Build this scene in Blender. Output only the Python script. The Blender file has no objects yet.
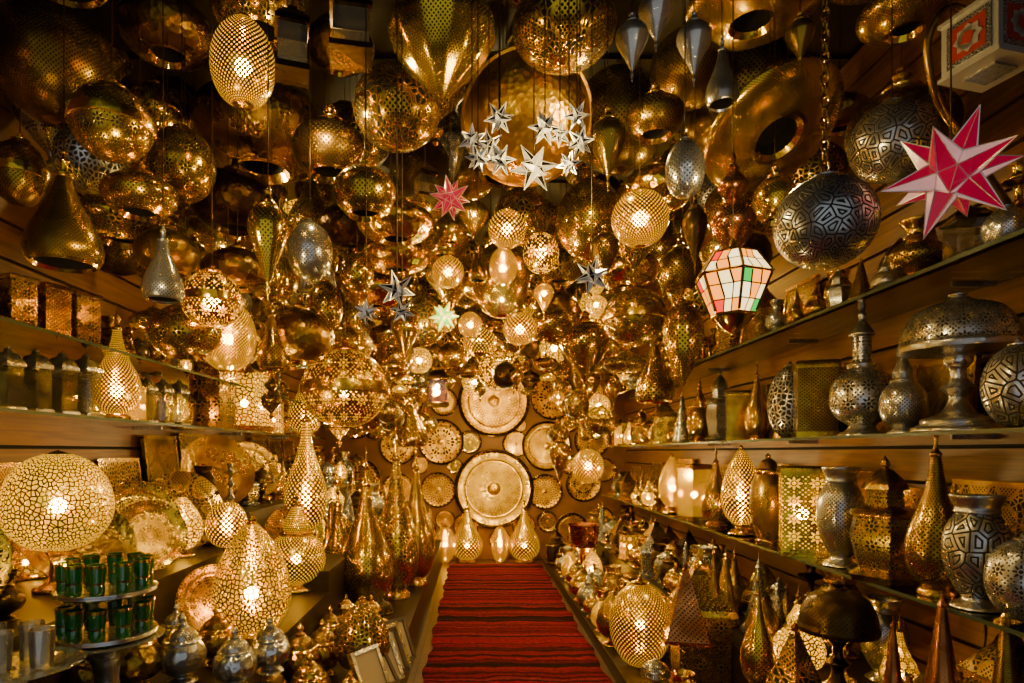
import bpy, math, random
from mathutils import Vector, Matrix, Euler
R = random.Random(11)
F=620.0; U0=475.0; V0=452.0; CH=1.5      # lens geometry of the photograph, camera height
XW=2.1; YB=8.7; YF=-1.0; ZC=3.72
scene=bpy.context.scene
def P(u,v,d): return ((u-U0)*d/F, d, CH+(V0-v)*d/F)

# ------------------------------------------------------------------ node helpers
def newmat(name):
    m=bpy.data.materials.new(name); m.use_nodes=True
    nt=m.node_tree; nt.nodes.clear()
    out=nt.nodes.new('ShaderNodeOutputMaterial')
    return m,nt,out
def nd(nt,t,ins=None,**kw):
    n=nt.nodes.new(t)
    for k,v in kw.items(): setattr(n,k,v)
    if ins:
        for k,v in ins.items():
            if hasattr(v,'is_output'): nt.links.new(v,n.inputs[k])
            else: n.inputs[k].default_value=v
    return n
def mth(nt,op,a,b=0.0,clamp=False):
    return nd(nt,'ShaderNodeMath',{0:a,1:b},operation=op,use_clamp=clamp).outputs[0]
def mrange(nt,v,a,b,c=0.0,d=1.0):
    return nd(nt,'ShaderNodeMapRange',{0:v,1:a,2:b,3:c,4:d}).outputs[0]
def mixc(nt,f,a,b):
    n=nd(nt,'ShaderNodeMix',data_type='RGBA')
    for i,v in ((0,f),(6,a),(7,b)):
        if hasattr(v,'is_output'): nt.links.new(v,n.inputs[i])
        else: n.inputs[i].default_value=v
    return n.outputs[2]
METAL={'brass':((.98,.66,.045,1),.16),'antique':((.46,.29,.028,1),.24),'silver':((.70,.70,.68,1),.21),
       'copper':((.60,.23,.06,1),.20),'dark':((.12,.07,.018,1),.27),'gold':((1.0,.72,.055,1),.15),'bright':((.90,.54,.022,1),.30)}
def hole_mask(nt,pat):
    tc=nd(nt,'ShaderNodeTexCoord')
    uv=tc.outputs['UV']
    def dots(sc,lo,hi):
        mp=nd(nt,'ShaderNodeMapping',{'Vector':uv,'Rotation':(0,0,math.pi/4)})
        v=nd(nt,'ShaderNodeTexVoronoi',{'Vector':mp.outputs[0],'Scale':1.41421*sc,'Randomness':0.0},voronoi_dimensions='2D')
        return mrange(nt,v.outputs['Distance'],lo,hi,1,0)
    def fil(sc,lo,hi):
        v=nd(nt,'ShaderNodeTexVoronoi',{'Vector':uv,'Scale':sc,'Randomness':1.0},voronoi_dimensions='2D',feature='DISTANCE_TO_EDGE')
        return mrange(nt,v.outputs['Distance'],lo,hi,0,1)
    if pat=='dots': return dots(1,.25,.29)
    if pat=='fine': return dots(1.5,.24,.31)
    if pat=='fil': return fil(.85,.13,.18)
    if pat=='arab':
        nz=nd(nt,'ShaderNodeTexNoise',{'Vector':uv,'Scale':.35,'Detail':1.0})
        a=mth(nt,'ABSOLUTE',mth(nt,'SINE',mth(nt,'MULTIPLY',nz.outputs[0],60.0)))
        b=fil(.5,.05,.10)
        return mth(nt,'MULTIPLY',mrange(nt,a,.70,.82,0,1),b)
    if pat=='maze':
        v=nd(nt,'ShaderNodeTexVoronoi',{'Vector':uv,'Scale':.5,'Randomness':.85},voronoi_dimensions='2D',feature='DISTANCE_TO_EDGE')
        a=mth(nt,'ABSOLUTE',mth(nt,'SINE',mth(nt,'MULTIPLY',v.outputs['Distance'],10.5)))
        return mrange(nt,a,.62,.52,0,1)
    if pat=='rosette':
        mp=nd(nt,'ShaderNodeVectorMath',{0:uv,1:(.25,.25,0)},operation='MULTIPLY')
        fr=nd(nt,'ShaderNodeVectorMath',{0:mp.outputs[0]},operation='FRACTION')
        ce=nd(nt,'ShaderNodeVectorMath',{0:fr.outputs[0],1:(.5,.5,0)},operation='SUBTRACT')
        sp=nd(nt,'ShaderNodeSeparateXYZ',{0:ce.outputs[0]})
        r=nd(nt,'ShaderNodeVectorMath',{0:ce.outputs[0]},operation='LENGTH').outputs['Value']
        an=mth(nt,'ARCTAN2',sp.outputs[1],sp.outputs[0])
        pe=mth(nt,'ADD',mth(nt,'MULTIPLY',mth(nt,'COSINE',mth(nt,'MULTIPLY',an,8.0)),.10),.27)
        a=mrange(nt,mth(nt,'SUBTRACT',pe,r),-.015,.015,0,1)
        ring=mrange(nt,mth(nt,'ABSOLUTE',mth(nt,'SUBTRACT',r,.13)),.025,.04,0,1)
        a=mth(nt,'MULTIPLY',a,ring)
        b=mth(nt,'MULTIPLY',dots(1,.22,.30),mrange(nt,r,.42,.44,0,1))
        return mth(nt,'MAXIMUM',a,b)
    big=nd(nt,'ShaderNodeTexVoronoi',{'Vector':uv,'Scale':1/8.0,'Randomness':0.0},voronoi_dimensions='2D').outputs['Distance']
    if pat=='medal':
        inner=mrange(nt,big,.33,.35,1,0)
        outer=mrange(nt,big,.42,.44,0,1)
        a=mth(nt,'MULTIPLY',dots(1,.30,.38),inner)
        b=mth(nt,'MULTIPLY',fil(.8,.09,.15),outer)
        return mth(nt,'MAXIMUM',a,b)
    return None
_mc={}
def metal(mt='brass',pat=None,lit=0.0):
    key=(mt,pat,lit)
    if key in _mc: return _mc[key]
    m,nt,out=newmat('%s_%s_%s'%(mt,pat or 'plain','lit' if lit else 'unlit'))
    col,ro=METAL[mt]
    tc=nd(nt,'ShaderNodeTexCoord')
    nz=nd(nt,'ShaderNodeTexNoise',{'Vector':tc.outputs['Object'],'Scale':7.0,'Detail':2.0})
    pv=mrange(nt,nz.outputs[0],.35,.65)
    dk=(col[0]*.42,col[1]*.36,col[2]*.33,1) if mt!='silver' else (.32,.31,.29,1)
    c=mixc(nt,pv,dk,col)
    rr=mrange(nt,pv,0,1,ro+.10,ro-.03)
    MT=.92 if mt=='silver' else 1.0
    pr=nd(nt,'ShaderNodeBsdfPrincipled',{'Roughness':rr,'Metallic':MT})
    mask=hole_mask(nt,pat) if pat and pat!='hammer' else None
    if mask is not None:
        bp=nd(nt,'ShaderNodeBump',{'Strength':.4,'Distance':.004,'Height':mth(nt,'MULTIPLY',mask,-1.0)})
    else:
        hm=nd(nt,'ShaderNodeTexVoronoi',{'Vector':tc.outputs['Object'],'Scale':45.0})
        bp=nd(nt,'ShaderNodeBump',{'Strength':.5 if pat=='hammer' else .15,'Distance':.006,'Height':hm.outputs['Distance']})
    nt.links.new(bp.outputs[0],pr.inputs['Normal'])
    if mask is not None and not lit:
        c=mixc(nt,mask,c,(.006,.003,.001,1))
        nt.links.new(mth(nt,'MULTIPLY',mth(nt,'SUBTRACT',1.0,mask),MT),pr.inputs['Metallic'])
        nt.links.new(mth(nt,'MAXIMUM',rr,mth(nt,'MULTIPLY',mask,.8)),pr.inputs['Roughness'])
    nt.links.new(c,pr.inputs['Base Color'])
    if mask is not None and lit:
        em=nd(nt,'ShaderNodeEmission',{'Color':(1,.54,.010,1),'Strength':lit})
        tr=nd(nt,'ShaderNodeBsdfTransparent',{'Color':(1,.76,.20,1)})
        mx=nd(nt,'ShaderNodeMixShader',{0:.36,1:tr.outputs[0],2:em.outputs[0]})
        mx2=nd(nt,'ShaderNodeMixShader',{0:mask,1:pr.outputs[0],2:mx.outputs[0]})
        nt.links.new(mx2.outputs[0],out.inputs[0])
        m.cycles.emission_sampling='NONE'
    else: nt.links.new(pr.outputs[0],out.inputs[0])
    _mc[key]=m; return m
def simple(name,col,rough=.5,metallic=0,emis=None,es=0,trans=0,noise=0):
    if name in _mc: return _mc[name]
    m,nt,out=newmat(name)
    pr=nd(nt,'ShaderNodeBsdfPrincipled',{'Base Color':col,'Roughness':rough,'Metallic':metallic,'Transmission Weight':trans})
    if noise:
        tc=nd(nt,'ShaderNodeTexCoord'); nz=nd(nt,'ShaderNodeTexNoise',{'Vector':tc.outputs['Object'],'Scale':noise,'Detail':5.0})
        c=mixc(nt,mrange(nt,nz.outputs[0],.3,.7),(col[0]*.5,col[1]*.5,col[2]*.5,1),col); nt.links.new(c,pr.inputs['Base Color'])
    if emis: pr.inputs['Emission Color'].default_value=emis; pr.inputs['Emission Strength'].default_value=es
    nt.links.new(pr.outputs[0],out.inputs[0]); _mc[name]=m; return m
def thin_glass(name,col,fac=.15,rough=.03,dif=None,df=0):
    if name in _mc: return _mc[name]
    m,nt,out=newmat(name)
    tr=nd(nt,'ShaderNodeBsdfTransparent',{'Color':col}); gl=nd(nt,'ShaderNodeBsdfGlossy',{'Color':(1,1,1,1),'Roughness':rough})
    a=tr.outputs[0]
    if dif:
        d=nd(nt,'ShaderNodeBsdfDiffuse',{'Color':dif}); t2=nd(nt,'ShaderNodeBsdfTranslucent',{'Color':dif})
        dd=nd(nt,'ShaderNodeMixShader',{0:.5,1:d.outputs[0],2:t2.outputs[0]})
        a=nd(nt,'ShaderNodeMixShader',{0:df,1:a,2:dd.outputs[0]}).outputs[0]
    fr=nd(nt,'ShaderNodeFresnel',{'IOR':1.5}); f=mth(nt,'ADD',fr.outputs[0],fac*.5,True)
    mx=nd(nt,'ShaderNodeMixShader',{0:f,1:a,2:gl.outputs[0]})
    nt.links.new(mx.outputs[0],out.inputs[0]); _mc[name]=m; return m
def bulbmat(s=330):
    k='bulb%d'%s
    if k in _mc: return _mc[k]
    m,nt,out=newmat('warm_bulb'); e=nd(nt,'ShaderNodeEmission',{'Color':(1,.62,.11,1),'Strength':float(s)}); nt.links.new(e.outputs[0],out.inputs[0]); _mc[k]=m; return m
DARK=simple('dark_interior',(.006,.003,.001,1),.9)
BLACKM=simple('black_iron',(.02,.018,.016,1),.4,.8)
WIREM=simple('bronze_wire',(.07,.04,.015,1),.4,.9)

def wood(name,c1,c2,rough=.45,sc=3,axis='Y'):
    m,nt,out=newmat(name); tc=nd(nt,'ShaderNodeTexCoord')
    s=(1.5,.6,14) if axis=='Y' else (.6,14,1.5)
    mp=nd(nt,'ShaderNodeMapping',{'Vector':tc.outputs['Object'],'Scale':s})
    nz=nd(nt,'ShaderNodeTexNoise',{'Vector':mp.outputs[0],'Scale':float(sc),'Detail':4.0,'Distortion':1.2})
    c=mixc(nt,mrange(nt,nz.outputs[0],.3,.7),c1,c2)
    pr=nd(nt,'ShaderNodeBsdfPrincipled',{'Base Color':c,'Roughness':rough})
    nt.links.new(pr.outputs[0],out.inputs[0]); return m
WOOD=wood('slatwall_wood',(.10,.036,.004,1),(.21,.080,.009,1))
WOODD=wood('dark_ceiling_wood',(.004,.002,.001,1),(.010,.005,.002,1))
RISER=wood('riser_dark_wood',(.010,.005,.002,1),(.025,.011,.004,1))

# ------------------------------------------------------------------ mesh helpers
def mkobj(name,me,loc=(0,0,0),rotz=0,parent=None,scale=1):
    o=bpy.data.objects.new(name,me); scene.collection.objects.link(o)
    o.location=loc; o.rotation_euler=(0,0,rotz); o.scale=(scale,)*3
    if parent: o.parent=parent
    return o
class MB:
    def __init__(s): s.v=[];s.f=[];s.m=[];s.uv=[];s.mats=[];s.smooth=[]
    def slot(s,mat):
        if mat not in s.mats: s.mats.append(mat)
        return s.mats.index(mat)
    def box(s,c,sz,mat,rot=None,uvs=16):
        b=len(s.v); k=s.slot(mat)
        for dx in(-.5,.5):
            for dy in(-.5,.5):
                for dz in(-.5,.5):
                    p=Vector((dx*sz[0],dy*sz[1],dz*sz[2]))
                    if rot is not None: p=rot@p
                    s.v.append((p.x+c[0],p.y+c[1],p.z+c[2]))
        for q in((0,1,3,2),(4,6,7,5),(0,4,5,1),(2,3,7,6),(0,2,6,4),(1,5,7,3)):
            s.f.append(tuple(b+i for i in q)); s.m.append(k); s.smooth.append(False); s.uv+=[(0,0),(uvs,0),(uvs,uvs),(0,uvs)]
    def lathe(s,parts,w,h,segs,tagm,ncell=48,ribs=0,amp=0,off=(0,0,0),rot=None,z0=0.0):
        pts=[]
        for tag,pl in parts:
            for i,p in enumerate(pl): pts.append((p[0],p[1],tag))
        sq=(segs<=8); kf=1/math.cos(math.pi/segs) if sq else 1
        base=len(s.v); arc=0; arcs=[]
        rmax=max(p[0] for p in pts)*w; cell=2*math.pi*rmax/ncell
        prev=None
        for r,z,t in pts:
            x=r*w; zz=z*h+z0
            if prev: arc+=math.hypot(x-prev[0],zz-prev[1])
            prev=(x,zz); arcs.append(arc/cell)
            for j in range(segs):
                a=2*math.pi*j/segs+math.pi/2+(math.pi/segs if sq else 0)
                rr=max(x,.0004)*kf
                if ribs and t in 'PH': rr*=1+amp*math.cos(ribs*a)
                p=Vector((rr*math.cos(a),rr*math.sin(a),zz))
                if rot is not None: p=rot@p
                s.v.append((p.x+off[0],p.y+off[1],p.z+off[2]))
        for i in range(len(pts)-1):
            k=s.slot(tagm[pts[i+1][2]])
            if abs(pts[i][0]-pts[i+1][0])+abs(pts[i][1]-pts[i+1][1])<1e-6: continue
            for j in range(segs):
                j2=(j+1)%segs
                s.f.append((base+i*segs+j,base+i*segs+j2,base+(i+1)*segs+j2,base+(i+1)*segs+j)); s.m.append(k); s.smooth.append(not sq)
                ua=j*ncell/segs; ub=(j+1)*ncell/segs
                s.uv+=[(ua,arcs[i]),(ub,arcs[i]),(ub,arcs[i+1]),(ua,arcs[i+1])]
    def mesh(s,name):
        me=bpy.data.meshes.new(name); me.from_pydata(s.v,[],s.f)
        for m in s.mats: me.materials.append(m)
        me.polygons.foreach_set('material_index',s.m); me.polygons.foreach_set('use_smooth',s.smooth)
        uvl=me.uv_layers.new(name='UVMap'); uvl.data.foreach_set('uv',[c for t in s.uv for c in t])
        me.update()
        try: me.set_sharp_from_angle(angle=math.radians(50))
        except Exception: pass
        return me
def E(rc,zc,rr,rz,a0,a1,n=14):
    return [(rc+rr*math.cos(math.radians(a0+(a1-a0)*i/n)),zc+rz*math.sin(math.radians(a0+(a1-a0)*i/n))) for i in range(n+1)]
def CR(pts,n=4):
    o=[];q=[pts[0]]+list(pts)+[pts[-1]]
    for i in range(1,len(q)-2):
        a,b,c,d=q[i-1],q[i],q[i+1],q[i+2]
        for k in range(n):
            t=k/n; f=lambda A,B,C,D:.5*((2*B)+(C-A)*t+(2*A-5*B+4*C-D)*t*t+(3*B-A-3*C+D)*t**3)
            o.append((max(f(a[0],b[0],c[0],d[0]),0),f(a[1],b[1],c[1],d[1])))
    o.append(pts[-1]); return o
LOOP=[(.035,.965),(.055,.975),(.03,.985),(.012,1)]
K={}
def defk(n,parts,segs,eng,bz=.45,ribs=0,amp=0): K[n]=(parts,segs,eng,bz,ribs,amp)
defk('ball',[('B',[(0,0),(.05,.004),(.09,.02)]),('P',E(0,.47,.5,.46,-78,76,18)),('B',[(.14,.92),(.14,.935),(.07,.945)]+LOOP)],36,'globe_lantern',.47)
defk('band',[('B',[(0,0),(.05,.004),(.1,.02)]),('P',E(0,.45,.49,.44,-76,-9,10)),('B',[(.51,.39),(.515,.45),(.51,.51)]),('P',E(0,.45,.49,.44,9,74,10)),('B',[(.16,.885),(.17,.9),(.08,.92)]+LOOP)],36,'banded_globe_lantern',.45)
defk('egg',[('B',[(0,0),(.1,.004),(.16,.02)]),('P',CR([(.16,.02),(.33,.1),(.45,.24),(.5,.42),(.47,.6),(.37,.76),(.22,.88),(.12,.925)],4)),('B',[(.13,.93),(.13,.945),(.06,.955)]+LOOP)],36,'egg_lantern',.42)
defk('saucer',[('D',[(0,.45),(.15,.42),(.16,.1)]),('B',[(.16,.1),(.2,.03),(.23,.04)]),('H',CR([(.23,.04),(.36,.12),(.46,.25),(.5,.4),(.46,.55),(.34,.68),(.2,.76),(.12,.8)],4)),('B',[(.12,.81),(.13,.83),(.06,.86),(.035,.93)]+LOOP)],40,'saucer_pendant_lamp',.3)
defk('disc',[('D',[(0,.5),(.13,.45),(.14,.16)]),('B',[(.14,.16),(.17,.07),(.2,.08)]),('P',CR([(.2,.08),(.34,.16),(.46,.28),(.5,.4),(.46,.52),(.34,.66),(.2,.78),(.12,.86)],4)),('B',[(.1,.87),(.05,.9)]+LOOP)],44,'saucer_pendant_lamp',.4)
defk('bowl',[('H',CR([(0,.0),(.12,.01),(.28,.09),(.41,.28),(.48,.55)],4)),('B',[(.5,.56),(.505,.6),(.49,.62)]),('H',CR([(.47,.6),(.36,.8),(.2,.93),(.05,1)],4))],48,'hammered_bowl_pendant_lamp',.4)
defk('pot',[('D',[(0,.4),(.2,.35),(.22,.08)]),('B',[(.22,.08),(.27,0),(.3,.03)]),('P',CR([(.3,.03),(.42,.14),(.5,.34),(.46,.52),(.3,.66),(.16,.74)],4)),('B',[(.17,.75),(.18,.77),(.1,.79),(.06,.86),(.09,.9),(.04,.93)]+LOOP)],36,'bowl_pendant_lamp',.35)
defk('drop',[('B',[(0,0),(.03,.03),(.015,.05),(.05,.09),(.05,.12),(.03,.15),(.08,.2)]),('P',CR([(.08,.2),(.2,.32),(.38,.47),(.49,.6),(.46,.7),(.34,.77),(.22,.8)],4)),('B',CR([(.22,.8),(.24,.82),(.14,.85),(.07,.9),(.1,.93),(.03,.96),(.01,1)],3))],32,'teardrop_pendant_lantern',.6)
defk('spike',[('B',[(0,0),(.02,.01)]),('P',CR([(.02,.01),(.16,.14),(.36,.34),(.49,.56),(.48,.7),(.36,.83),(.18,.91)],5)),('B',[(.18,.91),(.2,.93),(.08,.95)]+LOOP)],48,'pointed_pendant_lantern',.6,12,.018)
defk('bell',[('D',[(0,.2),(.3,.18),(.36,.03)]),('B',[(.36,.03),(.4,0),(.44,.02)]),('P',CR([(.44,.02),(.5,.12),(.44,.28),(.3,.45),(.18,.6),(.11,.76)],4)),('B',[(.13,.77),(.13,.79),(.06,.81),(.05,.88),(.08,.9),(.04,.93)]+LOOP)],32,'bell_pendant_lamp',.25)
defk('tear',[('B',[(0,0),(.3,0),(.31,.02),(.26,.04),(.22,.05)]),('P',CR([(.22,.05),(.4,.11),(.5,.23),(.44,.36),(.28,.49),(.15,.62),(.08,.76)],4)),('B',CR([(.08,.76),(.1,.78),(.045,.8),(.03,.86),(.055,.88),(.02,.91),(.003,1)],3))],32,'teardrop_table_lamp',.24)
defk('eggstand',[('B',CR([(0,0),(.3,0),(.31,.03),(.2,.06),(.14,.09),(.22,.12)],2)),('P',CR([(.22,.12),(.4,.22),(.5,.38),(.47,.55),(.36,.72),(.2,.86),(.08,.94)],4)),('B',[(.08,.94),(.05,.96),(.06,.975),(0,1)])],34,'egg_table_lamp',.42)
defk('oval',[('B',CR([(0,0),(.2,0),(.21,.03),(.1,.07),(.07,.2),(.12,.28)],3)),('P',CR([(.12,.28),(.32,.34),(.47,.47),(.5,.63),(.43,.8),(.28,.92),(.12,.97)],5)),('B',[(.12,.97),(.06,.985),(0,1)])],40,'oval_table_lamp',.6)
defk('vase',[('B',CR([(0,0),(.3,0),(.32,.03),(.2,.07),(.14,.11),(.2,.15)],3)),('P',CR([(.2,.15),(.4,.24),(.5,.38),(.46,.52),(.3,.64),(.2,.7)],4)),('B',CR([(.2,.7),(.23,.72),(.17,.75),(.18,.84),(.28,.95),(.3,1),(.27,.98),(.15,.85),(0,.84)],3))],32,'brass_vase',.4)
defk('jar',[('B',[(0,0),(.34,0),(.36,.03),(.3,.05)]),('P',CR([(.3,.05),(.42,.2),(.5,.45),(.46,.65),(.33,.76)],4)),('B',CR([(.33,.76),(.37,.78),(.37,.81),(.3,.83)],2)),('H',CR([(.3,.83),(.22,.9),(.08,.94)],3)),('B',[(.06,.95),(.08,.97),(0,1)])],32,'lidded_metal_jar',.4)
defk('tallvase',[('B',CR([(0,0),(.36,0),(.36,.03),(.24,.07),(.22,.1)],3)),('P',CR([(.22,.1),(.3,.16),(.46,.35),(.5,.55),(.44,.72),(.3,.84)],4)),('B',CR([(.3,.84),(.34,.86),(.32,.9),(.4,1),(.36,.99),(.28,.9),(0,.88)],3))],32,'tall_metal_vase',.5)
defk('potfin',[('B',CR([(0,0),(.34,0),(.36,.02),(.24,.05),(.2,.08)],3)),('P',CR([(.2,.08),(.42,.16),(.5,.28),(.44,.42),(.26,.5)],4)),('B',CR([(.26,.5),(.22,.52),(.24,.55),(.14,.57)],2)),('P',[(.14,.58),(.15,.76)]),('B',CR([(.2,.77),(.2,.79),(.12,.84),(.05,.9),(.07,.93),(.003,1)],2))],34,'urn_with_minaret_lid',.3)
defk('dome',[('B',CR([(0,0),(.36,0),(.38,.03),(.3,.06),(.3,.09),(.16,.13),(.09,.2),(.08,.26),(.15,.31),(.08,.36),(.07,.44),(.12,.49),(.14,.55),(.44,.57)],3)),('B',[(.49,.57),(.5,.6),(.49,.62)]),('P',CR([(.48,.63),(.45,.74),(.34,.86),(.14,.92)],4)),('B',CR([(.13,.92),(.1,.94),(.06,.95),(.08,.97),(0,1)],3))],40,'pedestal_dome_lamp',.7)
defk('urn',[('B',CR([(0,0),(.3,0),(.31,.03),(.2,.06)],3)),('P',CR([(.2,.06),(.42,.14),(.5,.28),(.42,.42),(.26,.5)],4)),('B',CR([(.26,.5),(.28,.52),(.2,.54)],2)),('P',CR([(.2,.54),(.22,.6),(.14,.68),(.07,.76)],4)),('B',CR([(.07,.76),(.1,.78),(.04,.81),(.06,.86),(.02,.89),(.003,1)],3))],32,'onion_table_lamp',.28)
defk('cone',[('B',[(0,0),(.48,0),(.5,.02),(.45,.04)]),('P',[(.45,.04),(.36,.22),(.26,.42),(.16,.62),(.08,.8)]),('B',CR([(.08,.8),(.11,.81),(.05,.84),(.07,.87),(.02,.9),(.003,1)],2))],28,'cone_table_lamp',.2)
defk('spire',[('B',[(0,0),(.48,0),(.5,.02),(.46,.03)]),('P',[(.46,.03),(.36,.25),(.26,.48),(.16,.70),(.07,.90)]),('B',[(.09,.905),(.04,.93),(.02,.95),(.003,1)])],28,'spire_cone_lamp',.2)
defk('teapot',[('B',CR([(0,0),(.3,0),(.32,.04),(.2,.08),(.2,.11)],2)),('H',CR([(.2,.11),(.42,.2),(.5,.36),(.46,.5),(.36,.58)],4)),('B',CR([(.36,.58),(.4,.6),(.36,.63)],2)),('P',CR([(.34,.63),(.28,.72),(.12,.8)],3)),('B',CR([(.1,.8),(.12,.82),(.05,.85),(.09,.9),(.06,.94),(0,1)],3))],30,'lidded_serving_pot',.4,12,.02)
defk('candle',[('B',CR([(0,0),(.46,0),(.5,.03),(.4,.08),(.16,.13),(.1,.22),(.2,.28),(.1,.34),(.08,.5),(.16,.56),(.08,.62),(.1,.75),(.3,.8),(.32,.83),(.14,.85),(.12,.93),(.2,1),(.12,.99),(0,.9)],3))],26,'brass_candlestick',.4)
defk('plate',[('H',CR([(0,.3),(.2,.3),(.34,.34),(.4,.6),(.48,.9),(.5,1)],3)),('B',[(.5,.9)]),('B',CR([(.47,.7),(.4,.4),(.34,.1),(0,.05)],3))],40,'brass_plate')
defk('box',[('B',[(0,0),(.5,0),(.5,.08),(.46,.08)]),('P',[(.46,.08),(.46,.9)]),('B',[(.5,.9),(.5,.98),(.46,1),(0,1)])],4,'pierced_box_lantern',.45)
defk('glass4',[('B',[(0,0),(.5,0),(.5,.06),(.44,.08)]),('G',[(.42,.08),(.42,.68)]),('B',[(.48,.68),(.5,.72),(.3,.86),(.12,.9),(.1,.95),(.03,.96),(0,1)])],4,'glass_candle_lantern',.35)
defk('mina',[('B',[(0,0),(.46,0),(.5,.05),(.36,.1)]),('P',[(.36,.1),(.46,.34),(.40,.5)]),('B',[(.48,.52),(.44,.56),(.26,.6)]),('P',[(.24,.6),(.22,.72)]),('B',CR([(.3,.73),(.24,.8),(.1,.88),(.04,.9),(.07,.93),(.0,1)],2))],6,'minaret_lantern',.3)
defk('roof',[('B',[(0,0),(.5,0),(.5,.05),(.42,.06)]),('P',[(.4,.06),(.4,.55)]),('B',[(.48,.56),(.46,.6)]),('P',[(.44,.6),(.16,.82)]),('B',[(.14,.83),(.1,.9),(.03,.92),(.05,.95),(0,1)])],4,'square_brass_lantern',.3)
defk('pyr',[('B',[(0,0),(.5,0),(.5,.03),(.47,.04)]),('P',[(.46,.04),(.06,.86)]),('B',[(.08,.87),(.03,.9),(.05,.94),(0,1)])],4,'pyramid_lantern',.2)
defk('hexg',[('B',CR([(0,0),(.05,.02),(.04,.05),(.14,.10),(.26,.20),(.28,.24)],3)),('G',[(.28,.25),(.46,.60)]),('B',[(.48,.60),(.50,.615),(.47,.63)]),('G',[(.46,.635),(.30,.82)]),('B',[(.31,.82),(.24,.85),(.12,.88),(.05,.92),(.05,.96),(0,1)])],6,'stained_glass_pendant_lantern',.45)
defk('sq',[('B',[(0,0),(.5,0),(.5,.08),(.44,.1)]),('G',[(.42,.1),(.42,.62)]),('B',[(.5,.64),(.5,.7),(.3,.84),(.14,.88),(.14,.93),(.04,.95),(0,1)])],4,'square_iron_lantern',.35)
defk('stack',[('B',CR([(0,0),(.06,.02),(.03,.05),(.14,.09),(.05,.13),(.08,.17)],3)),('P',CR([(.08,.17),(.3,.26),(.48,.36),(.5,.44),(.38,.52),(.16,.58)],4)),('B',[(.18,.59),(.14,.6)]),('P',CR([(.14,.6),(.3,.66),(.34,.72),(.2,.79),(.1,.83)],3)),('B',CR([(.1,.83),(.14,.85),(.05,.89),(.08,.93),(.01,1)],3))],32,'tiered_pendant_lantern',.42)

GL_CLEAR=thin_glass('clear_glass',(.93,.97,.95,1),.3,.05,(.5,.45,.35,1),.10)
GL_AMB=thin_glass('amber_glass',(1,.7,.3,1))
def stained():
    m,nt,out=newmat('stained_glass_lit'); tc=nd(nt,'ShaderNodeTexCoord')
    mp=nd(nt,'ShaderNodeMapping',{'Vector':tc.outputs['UV'],'Scale':(.375,.30,1)})
    fl=nd(nt,'ShaderNodeVectorMath',{0:mp.outputs[0]},operation='FLOOR')
    wn=nd(nt,'ShaderNodeTexWhiteNoise',{'Vector':fl.outputs[0]},noise_dimensions='2D')
    cr=nd(nt,'ShaderNodeValToRGB',{0:wn.outputs['Value']}); cr.color_ramp.interpolation='CONSTANT'
    e=cr.color_ramp.elements; e[0].color=(1,.66,.22,1); e[1].position=.42; e[1].color=(.95,.26,.006,1)
    for p,c in ((.78,(1,.74,.34,1)),(.86,(.02,.30,.03,1)),(.91,(.65,.02,.006,1)),(.95,(1,.70,.32,1))):
        q=e.new(p); q.color=c
    fr=nd(nt,'ShaderNodeVectorMath',{0:mp.outputs[0]},operation='FRACTION')
    sp=nd(nt,'ShaderNodeSeparateXYZ',{0:fr.outputs[0]})
    a=mth(nt,'MINIMUM',mth(nt,'MINIMUM',sp.outputs[0],mth(nt,'SUBTRACT',1.0,sp.outputs[0])),sp.outputs[1]); ln=mrange(nt,a,.06,.10)
    em=nd(nt,'ShaderNodeEmission',{'Color':cr.outputs[0],'Strength':mth(nt,'MULTIPLY',ln,3.4)})
    nt.links.new(em.outputs[0],out.inputs[0]); return m
STAIN=stained()

def build(kind,w,h,mt='brass',pat='dots',lit=0,ncell=48,tilt=None,glass=None,bulb=None):
    parts,segs,eng,bz,ribs,amp=K[kind]
    tg={'P':metal(mt,pat,lit),'B':metal(mt if mt!='antique' else 'brass'),'H':metal(mt,'hammer'),'D':DARK,'G':glass or GL_CLEAR}
    mb=MB()
    rot=Euler(tilt).to_matrix() if tilt else None
    mb.lathe(parts,w,h,segs,tg,ncell=ncell,ribs=ribs,amp=amp,rot=rot,z0=-h/2)
    if kind=='hexg':
        for i in range(6):
            a=2*math.pi*i/6+math.pi/2+math.pi/6; kf=1/math.cos(math.pi/6)
            for (r0,z0),(r1,z1) in (((.28,.25),(.46,.60)),((.46,.635),(.30,.82))):
                A=Vector((r0*w*kf*math.cos(a),r0*w*kf*math.sin(a),(z0-.5)*h)); B=Vector((r1*w*kf*math.cos(a),r1*w*kf*math.sin(a),(z1-.5)*h))
                q=(B-A).to_track_quat('Z','Y').to_matrix(); mb.box((A+B)/2,(.008,.008,(B-A).length),metal('dark'),q)
    if (lit or bulb):
        br=min(.032,w*.14)
        mb.lathe([('L',E(0,0,1,1,-88,88,4))],br,br,9,{'L':bulb or bulbmat()},z0=-h/2+bz*h)
    me=mb.mesh(kind); return me
def engname(kind,mt):
    e=K[kind][2]
    if mt in('silver','copper') : e=(mt+'_'+e) if not e.startswith('brass') else e.replace('brass',mt)
    elif mt in('brass','gold','antique','bright') and 'brass' not in e and 'glass' not in e and 'metal' not in e: e='brass_'+e
    return e
def nc(wp,pat):
    k={'fine':.44,'maze':.42,'arab':.55,'fil':.85,'rosette':.66,'dots':.66}.get(pat,.55)
    return max(24,min(112,8*round(wp*k/8)))
items=[]   # x,y,z,rx,hz,hero
def overlaps(x,y,z,r,hz,sl=.96):
    for (a,b,c,ra,hc,_) in items:
        if abs(z-c)<(hz+hc)*sl and (x-a)**2+(y-b)**2<((r+ra)*sl)**2: return True
    return False
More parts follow.
